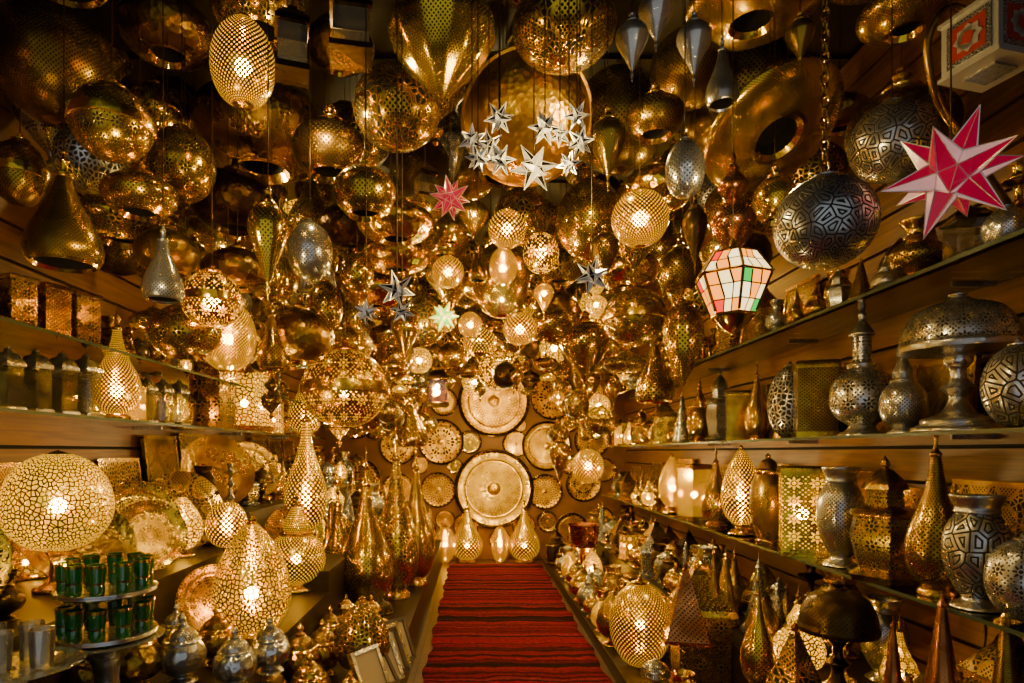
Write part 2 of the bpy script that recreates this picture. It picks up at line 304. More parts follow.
def occludes(x,y,z,r,hz):
    u=x/y;v=(z-CH)/y
    for (a,b,c,ra,hc,he) in items:
        if he and y<b and abs(u-a/b)<(r/y+ra/b)*.8 and abs(v-(c-CH)/b)<(hz/y+hc/b)*.8: return True
    return False
wm=MB(); wm.lathe([('B',[(1,0),(1,1)])],1,1,8,{'B':WIREM}); 
WIRE=wm.mesh('suspension_wire')
def wire(o,top,length,s=1.0,r=.0018):
    c=bpy.data.objects.new('suspension_wire',WIRE); scene.collection.objects.link(c); c.parent=o
    c.location=(0,0,top/s); c.scale=(r/s,r/s,length/s)
def chain(o,top,length,link=.030,mat=None):
    mb=MB(); k=mb.slot(mat or metal('antique')); z=top; i=0
    while z<top+length-.01:
        M=Matrix.Rotation(math.pi/2*(i%2),3,'Z'); b=len(mb.v); n,m_=10,5; a=link*.62;bb=link*.36;t=link*.10
        for p in range(n):
            A=2*math.pi*p/n
            for q in range(m_):
                B=2*math.pi*q/m_
                v=M@Vector(((bb+t*math.cos(B))*math.cos(A),t*math.sin(B),(a+t*math.cos(B))*math.sin(A)))
                mb.v.append((v.x,v.y,v.z+z+link*.5))
        for p in range(n):
            for q in range(m_):
                mb.f.append((b+p*m_+q,b+((p+1)%n)*m_+q,b+((p+1)%n)*m_+(q+1)%m_,b+p*m_+(q+1)%m_)); mb.m.append(k); mb.smooth.append(True); mb.uv+=[(0,0)]*4
        z+=link*.95; i+=1
    c=bpy.data.objects.new('chain',mb.mesh('chain')); scene.collection.objects.link(c); c.parent=o

def fit(u,v,wp,hp,d):
    """find a clear depth near the surveyed one that stays in the room"""
    d0=d
    for k in range(28):
        for sg in ((1,) if k==0 else (1,-1)):
            dd=d0*(1+sg*.025*k)
            x,y,z=P(u,v,dd); r=wp*dd/F/2; hz=hp*dd/F/2
            if abs(x)+r>XW-.06 or z+hz>ZC-.04 or dd<1.2: continue
            if not overlaps(x,y,z,r,hz,.93): return dd
    dd=d0
    for k in range(40):
        x,y,z=P(u,v,dd); r=wp*dd/F/2; hz=hp*dd/F/2
        if abs(x)+r>XW-.06 or z+hz>ZC-.04: dd*=.97
    return dd
def hang(kind,u,v,wp,hp,d,mt='brass',pat='dots',lit=0,tilt=None,ch=False,**kw):
    n=kw.pop('ncell',nc(wp,pat))
    wp/=(1+((u-U0)/F)**2)**.4; hp/=(1+((v-V0)/F)**2)**.4     # wide-angle stretch
    d=fit(u,v,wp,hp,d); x,y,z=P(u,v,d); w=wp*d/F; h=hp*d/F
    hm=h
    if tilt: h=h*.5
    me=build(kind,w,h,mt,pat,lit,tilt=tilt,ncell=n,**kw)
    o=mkobj(engname(kind,mt),me,(x,y,z),0 if tilt else (R.uniform(-.4,.4) if K[kind][1]>8 else R.uniform(.1,.6)))
    (chain if ch else wire)(o,h/2-.005,ZC-(z+h/2)+.005)
    items.append((x,y,z,w/2,hm/2,True)); return o
def stand(kind,x,y,zs,w,h,mt='brass',pat='dots',lit=0,hero=True,rz=None,**kw):
    me=build(kind,w,h,mt,pat,lit,ncell=nc(w*F/y,pat),**kw)
    o=mkobj(engname(kind,mt),me,(x,y,zs+h/2+.001),R.uniform(-.4,.4) if rz is None else rz)
    items.append((x,y,zs+h/2,w/2,h/2,hero)); return o

# ------------------------------------------------------------------ room
def slatwall(name,x,nx):
    mb=MB(); back=simple('slat_groove_dark',(.006,.003,.0015,1),.8)
    yc=(YF+YB)/2; L=YB-YF
    mb.box((x+nx*.04,yc,ZC/2),(.02,L,ZC),back)
    z=0.02
    while z<ZC-.02:
        hh=min(.15,ZC-.01-z); mb.box((x+nx*.015,yc,z+hh/2),(.03,L,hh),WOOD); z+=.168
    return mkobj(name,mb.mesh(name))
slatwall('wall_right',XW,1); slatwall('wall_left',-XW,-1)
mb=MB(); 
m,nt,out=newmat('ochre_plaster'); tc=nd(nt,'ShaderNodeTexCoord'); nz=nd(nt,'ShaderNodeTexNoise',{'Vector':tc.outputs['Object'],'Scale':4.0,'Detail':4.0})
pr=nd(nt,'ShaderNodeBsdfPrincipled',{'Base Color':mixc(nt,nz.outputs[0],(.08,.03,.002,1),(.22,.09,.004,1)),'Roughness':.6}); nt.links.new(pr.outputs[0],out.inputs[0]); PLAST=m
mb.box((0,YB+.05,ZC/2),(2*XW+.1,.1,ZC),PLAST); mkobj('wall_back',mb.mesh('wall_back'))
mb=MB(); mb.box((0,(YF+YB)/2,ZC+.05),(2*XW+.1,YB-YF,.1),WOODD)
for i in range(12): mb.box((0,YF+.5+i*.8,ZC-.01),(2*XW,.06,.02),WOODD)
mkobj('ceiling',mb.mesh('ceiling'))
m,nt,out=newmat('floor_tiles'); tc=nd(nt,'ShaderNodeTexCoord')
br=nd(nt,'ShaderNodeTexBrick',{'Vector':tc.outputs['Object'],'Color1':(.07,.03,.012,1),'Color2':(.10,.045,.018,1),'Mortar':(.02,.012,.007,1),'Scale':2.5,'Mortar Size':.015,'Brick Width':.5,'Row Height':.5},offset=0.0)
pr=nd(nt,'ShaderNodeBsdfPrincipled',{'Base Color':br.outputs[0],'Roughness':.35}); nt.links.new(pr.outputs[0],out.inputs[0])
mb=MB(); mb.box((0,(YF+YB)/2,-.05),(2*XW+.1,YB-YF,.1),m); mkobj('floor',mb.mesh('floor'))

# carpet
m,nt,out=newmat('woven_red_carpet'); tc=nd(nt,'ShaderNodeTexCoord')
sp=nd(nt,'ShaderNodeSeparateXYZ',{0:tc.outputs['Object']})
nz=nd(nt,'ShaderNodeTexNoise',{'Vector':tc.outputs['Object'],'Scale':6.0,'Detail':4.0})
yy=mth(nt,'ADD',sp.outputs[1],mth(nt,'MULTIPLY',nz.outputs[0],.11))
n1=nd(nt,'ShaderNodeTexNoise',{'W':mth(nt,'MULTIPLY',yy,6.0),'Scale':1.0,'Detail':4.0},noise_dimensions='1D')
n2=nd(nt,'ShaderNodeTexNoise',{'W':mth(nt,'MULTIPLY',yy,24.0),'Scale':1.0,'Detail':2.0},noise_dimensions='1D')
cr=nd(nt,'ShaderNodeValToRGB',{0:n1.outputs[0]}); e=cr.color_ramp.elements
e[0].position=.38; e[0].color=(.014,.002,.005,1); e[1].position=.47; e[1].color=(.15,.002,.020,1); q=e.new(.60); q.color=(.25,.004,.032,1); q=e.new(.70); q.color=(.03,.002,.008,1)
c=mixc(nt,mrange(nt,n2.outputs[0],.60,.70,0,.45),cr.outputs[0],(.40,.04,.10,1))
c=mixc(nt,mrange(nt,n2.outputs[0],.46,.36,0,.85),c,(.008,.001,.003,1))
wv=nd(nt,'ShaderNodeTexNoise',{'Vector':nd(nt,'ShaderNodeMapping',{'Vector':tc.outputs['Object'],'Scale':(30,110,1)}).outputs[0],'Scale':1.0,'Detail':3.0})
c=mixc(nt,mrange(nt,wv.outputs[0],.35,.58,.75,0),c,(.010,.001,.004,1))
pr=nd(nt,'ShaderNodeBsdfPrincipled',{'Base Color':c,'Roughness':.95,'Specular IOR Level':.1}); bp=nd(nt,'ShaderNodeBump',{'Strength':.8,'Distance':.01,'Height':wv.outputs[0]}); nt.links.new(bp.outputs[0],pr.inputs['Normal']); nt.links.new(pr.outputs[0],out.inputs[0])
CARP=m
mb=MB(); k=mb.slot(CARP); nx,ny=14,150; x0,x1,y0,y1=-.34,.88,.3,8.2
for zz in(0,1):
    for j in range(ny+1):
        for i in range(nx+1):
            y=y0+(y1-y0)*j/ny; e_=.012*math.sin(y*7)+.008*math.sin(y*19)
            x=x0+(x1-x0)*i/nx+e_
            mb.v.append((x,y,(.014+.003*math.sin(x*9+y*3)+.0025*math.sin(y*17)) if zz else .001))
o_=(nx+1)*(ny+1)
for j in range(ny):
    for i in range(nx):
        a=j*(nx+1)+i; mb.f.append((o_+a,o_+a+1,o_+a+nx+2,o_+a+nx+1)); mb.m.append(k); mb.smooth.append(True); mb.uv+=[(0,0)]*4
    for a,b in ((j*(nx+1),(j+1)*(nx+1)),(j*(nx+1)+nx,(j+1)*(nx+1)+nx)):
        mb.f.append((a,b,o_+b,o_+a)); mb.m.append(k); mb.smooth.append(False); mb.uv+=[(0,0)]*4
mkobj('red_striped_carpet',mb.mesh('carpet'))

# shelves
GSH=thin_glass('shelf_glass',(.60,.68,.58,1),.2); EDGE=simple('glass_edge',(.05,.07,.05,1),.2,0)
def shelf(side,z,y0,y1,dep=.38):
    mb=MB(); xo=side*(XW-dep/2-.002)
    mb.box((xo,(y0+y1)/2,z-.006),(dep,y1-y0,.012),GSH)
    mb.box((side*(XW-dep-.004),(y0+y1)/2,z-.006),(.006,y1-y0,.014),EDGE)
    y=y0+.6
    while y<y1:
        mb.box((side*(XW-.09),y,z-.018),(.18,.012,.012),metal('silver')); y+=1.3
    mkobj('glass_wall_shelf',mb.mesh('shelf'))
ZR=(2.19,1.575,.94); ZL=(1.99,1.66)
for z in ZR: shelf(1,z,.6,8.3,.40)
for z in ZL: shelf(-1,z,.6,6.9,.38)
def riser(xa,xb,z,y0,y1):
    mb=MB(); mb.box(((xa+xb)/2,(y0+y1)/2,z/2),(xb-xa,y1-y0,z),RISER); mkobj('display_riser',mb.mesh('riser'))
LR=[(-.92,-.44,.33,.9,8.3),(-1.42,-.92,.62,.9,3.9),(-2.09,-1.42,.93,.9,3.9),(-1.42,-.92,.75,3.9,8.3),(-2.09,-1.42,1.12,3.9,8.3)]
RR=[(.92,1.45,.10,.9,8.3),(1.45,2.09,.42,.9,8.3)]
for t in LR+RR: riser(*t)

# ------------------------------------------------------------------ added warm point lights: unseen fill and highlights, no bulbs modelled
WARM=(1,.70,.24)
def lamp(x,y,z,e,r=.022,col=WARM):
    l=bpy.data.lights.new('warm_fill_light','POINT'); l.energy=e*1.3; l.color=col; l.shadow_soft_size=r
    o=bpy.data.objects.new('warm_fill_light',l); o.location=(x,y,z); scene.collection.objects.link(o)
    items.append((x,y,z,.06,.06,False))
for p in [(.15,3.3,2.2,18),(-.5,4.3,2.35,19),(.6,5.0,2.3,18),(0,6.1,2.3,22),(-.2,7.4,2.0,19),(.55,7.6,1.5,17),(.2,7.9,.9,10),(.3,7.3,2.45,15),
          (-1.1,3.0,1.55,8),(-1.15,4.6,1.6,9),(-1.1,6.4,1.5,11),(1.35,3.6,1.35,8),(1.35,5.2,1.3,9),(1.3,6.8,1.35,11),(-.9,1.7,2.1,6),(.9,1.8,2.3,6),(.2,1.9,2.35,10),
          (-.6,2.4,2.75,6),(.5,2.5,2.8,7),(-1.3,3.4,2.9,7),(1.3,3.6,2.8,8),(0,4.5,3.2,7),(-.9,5.6,3.0,10),(1.0,5.8,3.0,10),(-1.2,1.5,1.6,6),(.3,2.2,.9,4)]:
    lamp(*p)

# ------------------------------------------------------------------ hero hanging lanterns
LIT=3.2
H=[
('ball',55,62,135,140,2.45,'antique','fine',0),('egg',243,60,66,108,2.1,'brass','dots',LIT),('band',112,120,88,90,1.95,'brass','rosette',0),
('saucer',168,26,100,80,2.7,'antique','dots',0),('saucer',262,120,140,125,3.1,'antique','dots',0),('ball',182,163,70,86,2.55,'brass','rosette',0),
('pot',140,188,78,58,2.1,'brass','fine',0),('bell',64,208,82,122,1.9,'antique','dots',0),('bell',163,262,44,80,2.1,'silver','fine',0),
('drop',268,243,42,125,2.0,'brass','dots',0),('band',212,297,64,66,2.4,'brass','rosette',1.8),('pot',330,140,76,78,2.6,'antique','fine',0),
('pot',365,183,62,72,2.3,'brass','dots',0),('ball',397,106,88,96,2.5,'brass','medal',0),('spike',442,46,106,128,2.2,'gold','fine',0),
('ball',564,26,104,90,2.4,'brass','medal',0),('ball',618,118,96,120,3.5,'antique','fine',0),
('drop',632,46,34,84,2.0,'silver','fine',0),('drop',656,18,36,80,2.1,'silver','fine',0),('drop',694,48,36,90,2.1,'silver','fine',0),
('ball',690,66,82,92,2.9,'antique','fine',0),('disc',752,0,140,70,2.5,'brass','dots',0),('disc',905,8,100,70,2.4,'brass','fine',0),
('ball',892,140,90,92,2.15,'silver','maze',0),('egg',685,167,40,68,2.0,'silver','dots',0),('drop',608,148,38,98,2.1,'antique','fine',0),
('ball',640,217,58,64,2.6,'brass','dots',LIT),('ball',507,228,38,44,2.9,'brass','dots',LIT),('ball',590,218,68,90,3.3,'brass','fine',0),
('band',635,314,66,66,3.2,'brass','arab',0),('pot',775,192,46,64,2.4,'brass','fine',0),('stack',733,212,46,130,2.3,'copper','dots',0),
('saucer',396,219,78,50,2.9,'brass','dots',0),('saucer',396,252,70,44,3.3,'brass','dots',0),('ball',310,250,46,66,2.5,'silver','fine',0),
('saucer',350,222,66,60,3.4,'dark','dots',0),('band',345,384,88,90,3.6,'brass','rosette',1.2),('saucer',300,330,70,70,3.2,'antique','dots',0),
('ball',448,271,32,36,3.2,'brass','dots',LIT),('ball',541,252,36,46,3.4,'brass','rosette',LIT),('egg',503,265,28,42,3.0,'brass','dots',LIT),
('bell',478,262,20,40,3.2,'brass','dots',0),('ball',444,318,26,30,3.8,'brass','dots',LIT),('ball',470,324,24,28,4.2,'brass','dots',LIT),
('ball',520,328,34,36,4.2,'brass','dots',LIT),('drop',544,298,20,46,3.4,'brass','dots',LIT),('pot',480,337,34,36,4.8,'brass','dots',LIT),
('pot',550,318,44,44,4.4,'brass','dots',0),('drop',585,352,52,90,4.4,'brass','dots',0),('pot',450,225,32,40,3.4,'brass','fine',0),
('disc',340,40,70,80,3.0,'antique','hammer',0),('band',20,170,60,80,2.4,'antique','dots',0),('saucer',235,195,90,80,3.2,'dark','dots',0),
('ball',420,165,60,76,3.3,'dark','fine',0),('spike',683,342,42,92,2.9,'brass','dots',0),('bell',655,365,40,76,3.3,'brass','dots',0),
('drop',605,255,30,70,3.2,'antique','dots',0),('pot',680,262,44,60,3.2,'antique','dots',0),('drop',695,235,26,90,2.5,'dark','fine',0),
('ball',357,272,34,44,3.0,'brass','dots',0),('egg',325,305,36,56,3.6,'brass','dots',0),
('bell',272,335,30,70,3.0,'antique','dots',0),('drop',405,335,28,70,4.0,'brass','dots',0),
('bell',722,70,34,80,2.4,'silver','fine',0),('drop',800,40,30,70,2.2,'antique','fine',0),
('ball',588,465,32,38,5.4,'brass','dots',LIT),('drop',560,460,22,60,6.2,'brass','dots',0),
('pot',655,110,60,60,3.0,'antique','dots',0),('saucer',840,110,60,50,3.0,'antique','dots',0),
]
hang('bowl',527,122,132,132,2.75,'bright','fine',0,tilt=(-.80,0,0))
hang('disc',770,128,150,100,2.5,'brass','fine',0,tilt=(-.55,-.24,0),ncell=96)
hang('ball',825,220,106,104,1.75,'silver','maze',0,ch=True)
for t in H:
    hang(*t)
hang('hexg',733,288,72,104,2.05,'antique','dots',0,glass=STAIN,bulb=bulbmat(),ncell=48)
hang('sq',292,40,34,84,2.0,'dark','dots',0); hang('sq',351,26,42,76,2.0,'dark','dots',0)
hang('sq',425,182,20,36,2.6,'dark','dots',0)
hang('sq',437,386,22,42,5.0,'dark','dots',0,glass=GL_AMB,bulb=bulbmat())
# stars
def star(u,v,wp,d,m1,m2,edge,name,inner=.40):
    d=fit(u,v,wp,wp,d); x,y,z=P(u,v,d); Rr=wp*d/F/2
    ph=(1+5**.5)/2
    iv=[Vector(q).normalized() for q in [(0,s,t*ph) for s in(-1,1) for t in(-1,1)]+[(s,t*ph,0) for s in(-1,1) for t in(-1,1)]+[(t*ph,0,s) for s in(-1,1) for t in(-1,1)]]
    fs=[]
    for i in range(12):
        for j in range(i+1,12):
            for k in range(j+1,12):
                if (iv[i]-iv[j]).length<1.1 and (iv[j]-iv[k]).length<1.1 and (iv[i]-iv[k]).length<1.1: fs.append((i,j,k))
    fc=[(iv[a]+iv[b]+iv[c]).normalized() for a,b,c in fs]
    M=Euler((R.uniform(0,3),R.uniform(0,3),R.uniform(0,3))).to_matrix()
    vs=[];ff=[];mi=[]
    for q in fc: vs.append(tuple(M@(q*Rr*inner)))
    n0=len(vs)
    for i in range(12):
        vs.append(tuple(M@(iv[i]*Rr*1.08)))
        adj=[k for k,f in enumerate(fs) if i in f]
        t=iv[i].orthogonal().normalized(); b=iv[i].cross(t)
        adj.sort(key=lambda k:math.atan2(fc[k].dot(b),fc[k].dot(t)))
        for a in range(5):
            ff.append((adj[a],adj[(a+1)%5],n0+i)); mi.append(1 if (a+i)%5 in (1,3) else 0)
    me=bpy.data.meshes.new('star'); me.from_pydata(vs,[],ff); me.materials.append(m1); me.materials.append(m2); me.materials.append(edge)
    me.polygons.foreach_set('material_index',mi); me.update()
    o=mkobj(name,me,(x,y,z))
    w=o.modifiers.new('lead','WIREFRAME'); w.use_replace=False; w.thickness=max(.004,Rr*.045); w.material_offset=2; w.use_even_offset=False
    wire(o,Rr*.5,ZC-z-Rr*.5)
    items.append((x,y,z,Rr*.8,Rr*.8,True)); return o
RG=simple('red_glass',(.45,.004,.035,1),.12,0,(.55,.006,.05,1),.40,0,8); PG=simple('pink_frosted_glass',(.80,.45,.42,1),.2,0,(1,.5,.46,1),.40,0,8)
MIR=simple('mirror_glass',(.70,.70,.70,1),.2,.65,(.8,.8,.85,1),.05); MIRD=simple('dark_mirror_glass',(.08,.08,.085,1),.12,.9)  # slight emission lightens the mirror facets; these stars hold no bulb
SILV=simple('bright_tin',(.85,.82,.78,1),.3,.6)
star(951,174,116,1.45,RG,PG,SILV,'red_glass_star_lantern')
star(450,198,42,2.5,RG,RG,SILV,'red_glass_star_lantern')
for u,v,w in [(472,140,28),(499,118,30),(478,158,26),(500,160,30),(489,146,30),(545,128,32),(577,116,26),(580,142,28),(569,164,24),(534,168,46),(397,290,36),(592,276,36),(402,312,24),(366,312,24),(560,135,22)]:
    star(u,v,w,1.95,MIR,MIRD,SILV,'mirror_glass_star_lantern')
star(444,317,30,3.4,simple('green_lit',(.2,.6,.1,1),.3,0,(.3,1,.08,1),2),simple('yel_lit',(.6,.6,.1,1),.3,0,(1,.7,.1,1),4),SILV,'green_glass_star_lantern')
def boxlantern():
    d=1.5; x,y,z=P(990,42,d); s=.145; mb=MB()
    WH=simple('white_painted_tin',(.34,.32,.27,1),.35,.5); RD=simple('red_enamel',(.22,.02,.015,1),.3)
    mb.lathe([('W',[(0,0),(.5,0),(.5,.06),(.46,.06),(.46,.94),(.5,.94),(.5,1),(.2,1.2),(.08,1.25),(0,1.25)])],s,s,4,{'W':WH},z0=-s/2)
    for a in range(4):
        M=Matrix.Rotation(a*math.pi/2,3,'Z')
        c=M@Vector((0,-s*.465,0)); mb.box(c,(s*.72,.003,s*.72),metal('silver','fil'),M)
        c=M@Vector((0,-s*.470,0)); mb.box(c,(s*.56,.003,s*.56),RD,M)
        c=M@Vector((0,-s*.477,0)); 
        for b in (0,math.pi/4): 
            M2=M@Matrix.Rotation(b,3,'Y'); mb.box(c,(s*.34,.004,s*.34),WH,M2)
        c=M@Vector((0,-s*.484,0)); M2=M@Matrix.Rotation(.39,3,'Y'); mb.box(c,(s*.18,.004,s*.18),RD,M2)
    mb.box((0,0,-s*.5-.004),(s*.5,s*.5,.006),metal('silver','rosette'))
    o=mkobj('white_box_lantern',mb.mesh('boxl'),(x,y,z),.25); wire(o,s*.7,ZC-z-s*.7); items.append((x,y,z,s*.6,s*.7,True))
boxlantern()
cu=bpy.data.curves.new('iron_hook','CURVE'); cu.dimensions='3D'; cu.bevel_depth=.011; cu.bevel_resolution=3; s_=cu.splines.new('BEZIER')
hp=[(2.02,2.2,2.205),(1.62,2.0,2.45),(1.36,1.85,2.62),(1.33,1.8,2.74),(1.40,1.8,2.79),(1.45,1.8,2.74)]
s_.bezier_points.add(len(hp)-1)
for b,p in zip(s_.bezier_points,hp): b.co=p; b.handle_left_type=b.handle_right_type='AUTO'
cu.materials.append(metal('antique')); o=bpy.data.objects.new('iron_hook',cu); scene.collection.objects.link(o)

# ------------------------------------------------------------------ hero shelf items (right wall)
def onshelf(zs,X,kind,u,wp,hp,mt='brass',pat='dots',lit=0,**kw):
    d=F*X/(u-U0); stand(kind,X,d,zs,wp*d/F,hp*d/F,mt,pat,lit,**kw)
for t in [('pot',1006,40,54,'silver','fine'),('vase',917,50,62,'antique','dots'),('urn',886,28,44,'silver','fine'),('cone',861,26,50,'antique','dots'),('mina',838,22,46,'silver','dots'),
          ('urn',816,24,42,'brass','dots'),('tear',797,20,48,'brass','dots'),('vase',776,20,36,'silver','dots'),('glass4',966,34,60,'dark','dots')]:
    onshelf(ZR[0],1.80,*t)
for t in [('dome',958,104,142,'silver','rosette'),('urn',903,42,104,'silver','fine'),('potfin',862,58,130,'silver','rosette'),('box',815,38,76,'antique','fine'),('egg',790,42,78,'silver','fil'),
          ('ball',1018,60,92,'silver','maze'),('tear',757,24,84,'brass','dots'),('box',737,22,50,'brass','dots',),('mina',720,26,74,'silver','dots'),('urn',700,26,70,'brass','dots')]:
    onshelf(ZR[1],1.86,*t)
for t in [('tear',936,54,182,'antique','dots',0),('tallvase',977,58,112,'silver','maze',0),('ball',1024,64,90,'silver','rosette',0),('mina',885,64,124,'gold','rosette',0),('tallvase',841,44,98,'silver','fine',0),
          ('box',803,44,88,'gold','rosette',LIT),('jar',768,34,90,'antique','fine',0),('eggstand',741,38,90,'gold','dots',LIT),('tear',716,30,84,'brass','dots',0),('box',694,24,56,'gold','dots',LIT),('eggstand',672,26,60,'gold','dots',LIT)]:
    onshelf(ZR[2],1.80,*t)
def panel(x,y,zs,w,h,side,mt='brass',pat='medal'):
    mb=MB(); 
    lean=Matrix.Rotation(.10*side,3,'Y')
    mb.box((0,0,0),(.012,w,h),metal(mt,pat),lean,24)
    for a,b,c,d_ in((0,h/2,w,.02),(0,-h/2,w,.02)): mb.box(lean@Vector((0,0,b)),(.022,c+.02,d_),metal(mt),lean)
    for b in(-w/2,w/2): mb.box(lean@Vector((0,b,0)),(.022,.02,h),metal(mt),lean)
    mkobj('engraved_brass_panel',mb.mesh('panel'),(x,y,zs+h/2+.012)); items.append((x,y,zs+h/2,.06,h/2,False))
pp=['medal','arab','dots','rosette','fil','fine']
for i in range(13):
    panel(2.035,2.45+i*.45,ZR[2],.40,R.uniform(.32,.48),1,R.choice(['brass','antique']),pp[i%6])
    panel(2.035,2.7+i*.45,ZR[1],.34,R.uniform(.3,.42),1,R.choice(['brass','antique']),pp[(i+2)%6])
    if i>2: panel(2.035,2.6+i*.43,ZR[0],.36,R.uniform(.24,.36),1,R.choice(['brass','antique']),pp[(i+4)%6])
for i in range(11):
    panel(-2.035,2.2+i*.46,.93 if 2.2+i*.46<3.7 else 1.125,.40,R.uniform(.42,.52),-1,R.choice(['brass','antique']),pp[(i+1)%6])

# left shelf heroes
def onl(zs,X,kind,u,wp,hp,*a,**k):
    d=F*X/(u-U0); stand(kind,X,d,zs,wp*d/F,hp*d/F,*a,**k)
for u in(16,50,80): onl(ZL[0],-1.86,'box',u,28,54,'brass','rosette' if u!=50 else 'dots',0,rz=1.2)
for u in(8,36,62,86): onl(ZL[1],-1.84,'glass4',u,22,66,'silver','dots',0,rz=1.4)
for u in(147,163,179): onl(ZL[1],-1.84,'glass4',u,15,48,'silver','dots',0,rz=1.4)
onl(ZL[1],-1.80,'tear',117,46,118,'brass','dots',LIT)
onl(ZL[1],-1.84,'box',213,34,66,'brass','rosette',0,rz=1.45); onl(ZL[1],-1.80,'box',244,44,62,'gold','fil',3.0,rz=1.45)
onl(ZL[1],-1.84,'tear',305,34,80,'brass','dots',LIT)
def onr(zs,kind,u,vb,wp,hp,*a,**k):
    d=(CH-zs)*F/(vb-V0); x=(u-U0)*d/F; stand(kind,x,d,zs,wp*d/F,hp*d/F,*a,**k)
onr(.93,'oval',58,590,98,140,'gold','fil',LIT); onr(.93,'oval',227,566,40,66,'gold','dots',LIT)
onr(.62,'eggstand',252,650,76,134,'gold','fil',1.2); onr(.33,'eggstand',362,680,56,84,'brass','fil',0)
onr(.93,'tear',306,536,42,150,'gold','dots',LIT); onr(.62,'urn',296,590,58,110,'gold','dots',LIT); onr(.33,'eggstand',360,605,38,72,'gold','dots',LIT)
for u,vb,w,h in[(366,612,56,165),(396,598,46,180),(416,585,38,150),(338,606,44,130)]:
    onr(.33,'tear',u,vb,w,h,'brass',R.choice(['dots','fine','rosette']),0)
for u,vb,w,h in[(135,690,52,78),(182,682,46,70),(92,700,44,66),(235,688,42,62),(216,664,38,58),(270,672,40,56),(176,655,34,52)]:
    onr(.62,'teapot',u,vb,w,h,R.choice(['silver','antique','silver']),'fine',0)
for u,vb,w,h in[(300,688,44,66),(322,675,40,56),(310,712,44,60),(292,660,34,50),(330,650,30,44),(350,720,36,50),(270,720,40,60)]:
    onr(.33,'teapot',u,vb,w,h,R.choice(['antique','brass']),'fine',0)
def leanplate(x,y,zs,dia,yaw,mt='brass',pat='H',tilt=1.25,name='brass_serving_tray'):
    mb=MB(); M=Matrix.Rotation(yaw,3,'Z')@Matrix.Rotation(tilt,3,'X')
    tg={'H':metal(mt,'hammer' if pat=='H' else pat),'B':metal(mt)}
    mb.lathe(K['plate'][0],dia,dia*.09,44,tg,rot=M,ncell=64)
    zc=dia/2*math.sin(tilt)+.01
    o=mkobj(name,mb.mesh('plate'),(x,y,zs+zc)); items.append((x,y,zs+zc,dia*.28,dia/2,False)); return o
for x,y,z,di,yw,mt,pt in[(-1.75,3.2,.93,.42,.7,'brass','rosette'),(-1.7,3.6,.93,.46,.8,'antique','medal'),(-1.8,2.75,.93,.40,.9,'antique','H'),(-1.25,2.95,.62,.34,.7,'antique','rosette'),
    (-1.2,3.4,.62,.34,.6,'gold','H'),(-1.75,4.2,1.12,.5,.8,'antique','H'),(-1.75,4.8,1.12,.46,.8,'antique','medal'),(-1.2,4.1,.75,.4,.6,'brass','medal'),(-1.72,1.95,.93,.42,.9,'brass','arab'),
    (-1.62,2.62,.93,.34,.9,'antique','H'),(-1.55,2.95,.93,.34,.8,'brass','rosette')]:
    leanplate(x,y,z,di,yw,mt,pt)
def teaset(x,y,zs):
    GR=thin_glass('green_glass',(.03,.45,.06,1),.2,.05,(.008,.26,.03,1),.6); GD=metal('gold'); mb=MB()
    for lv,(z,r,n) in enumerate([(0,.115,10),(.14,.115,10)]):
        mb.lathe([('B',CR([(0,z),(r+.02,z),(r+.03,z+.015),(r+.035,z+.02),(r+.02,z+.012),(0,z+.01)],2))],1,1,36,{'B':metal('silver')})
        for i in range(n):
            a=2*math.pi*i/n
            tp=[('G',[(0,.003),(.020,.003),(.022,.02),(.021,.04)]),('B',[(.0215,.04),(.023,.046)]),('G',[(.023,.046),(.026,.09)]),('B',[(.0268,.09),(.0275,.1)]),('G',[(.025,.1),(.019,.01),(0,.01)])]
            mb.lathe(tp,1,1,14,{'G':GR,'B':GD},off=(r*math.cos(a),r*math.sin(a),z+.012))
    for i in range(3):
        a=2*math.pi*i/3+.4; mb.box((.07*math.cos(a),.07*math.sin(a),.075),(.008,.008,.13),metal('silver'))
    mkobj('green_tea_glass_set',mb.mesh('teaset'),(x,y,zs)); items.append((x,y,zs+.14,.15,.14,True))
teaset(-1.20,2.02,.90)
mb=MB(); mb.lathe([('B',CR([(0,0),(.13,0),(.14,.02),(.05,.05),(.04,.18),(.08,.23),(.15,.265),(.16,.276),(0,.276)],3))],1,1,32,{'B':metal('silver')}); mkobj('silver_cake_stand',mb.mesh('cs'),(-1.20,2.02,.622)); items.append((-1.2,2.02,.76,.15,.14,True))
def glasses(x,y,zs):
    mb=MB(); CG=thin_glass('tumbler_glass',(.92,.94,.92,1),.35,.05,(.7,.68,.6,1),.16)
    mb.lathe([('G',CR([(0,0),(.08,0),(.085,.01),(.02,.03),(.02,.08),(.05,.1),(.13,.115),(.14,.125),(0,.122)],3))],1,1,36,{'G':CG})
    for i,(a,b) in enumerate([(-.07,0),(.01,.03),(.08,-.03),(0,-.07)]):
        mb.lathe([('G',[(0,.003),(.026,.003),(.03,.10),(.028,.10),(.024,.012),(0,.01)])],1,1,20,{'G':CG},off=(a,b,.126))
    mkobj('glass_cake_stand_with_tumblers',mb.mesh('gl'),(x,y,zs)); items.append((x,y,zs+.15,.15,.12,True))
glasses(-1.19,1.62,.622+.2); 
mb=MB(); mb.box((0,0,.098),(.24,.24,.196),RISER); mkobj('display_block',mb.mesh('blk'),(-1.22,1.6,.622))
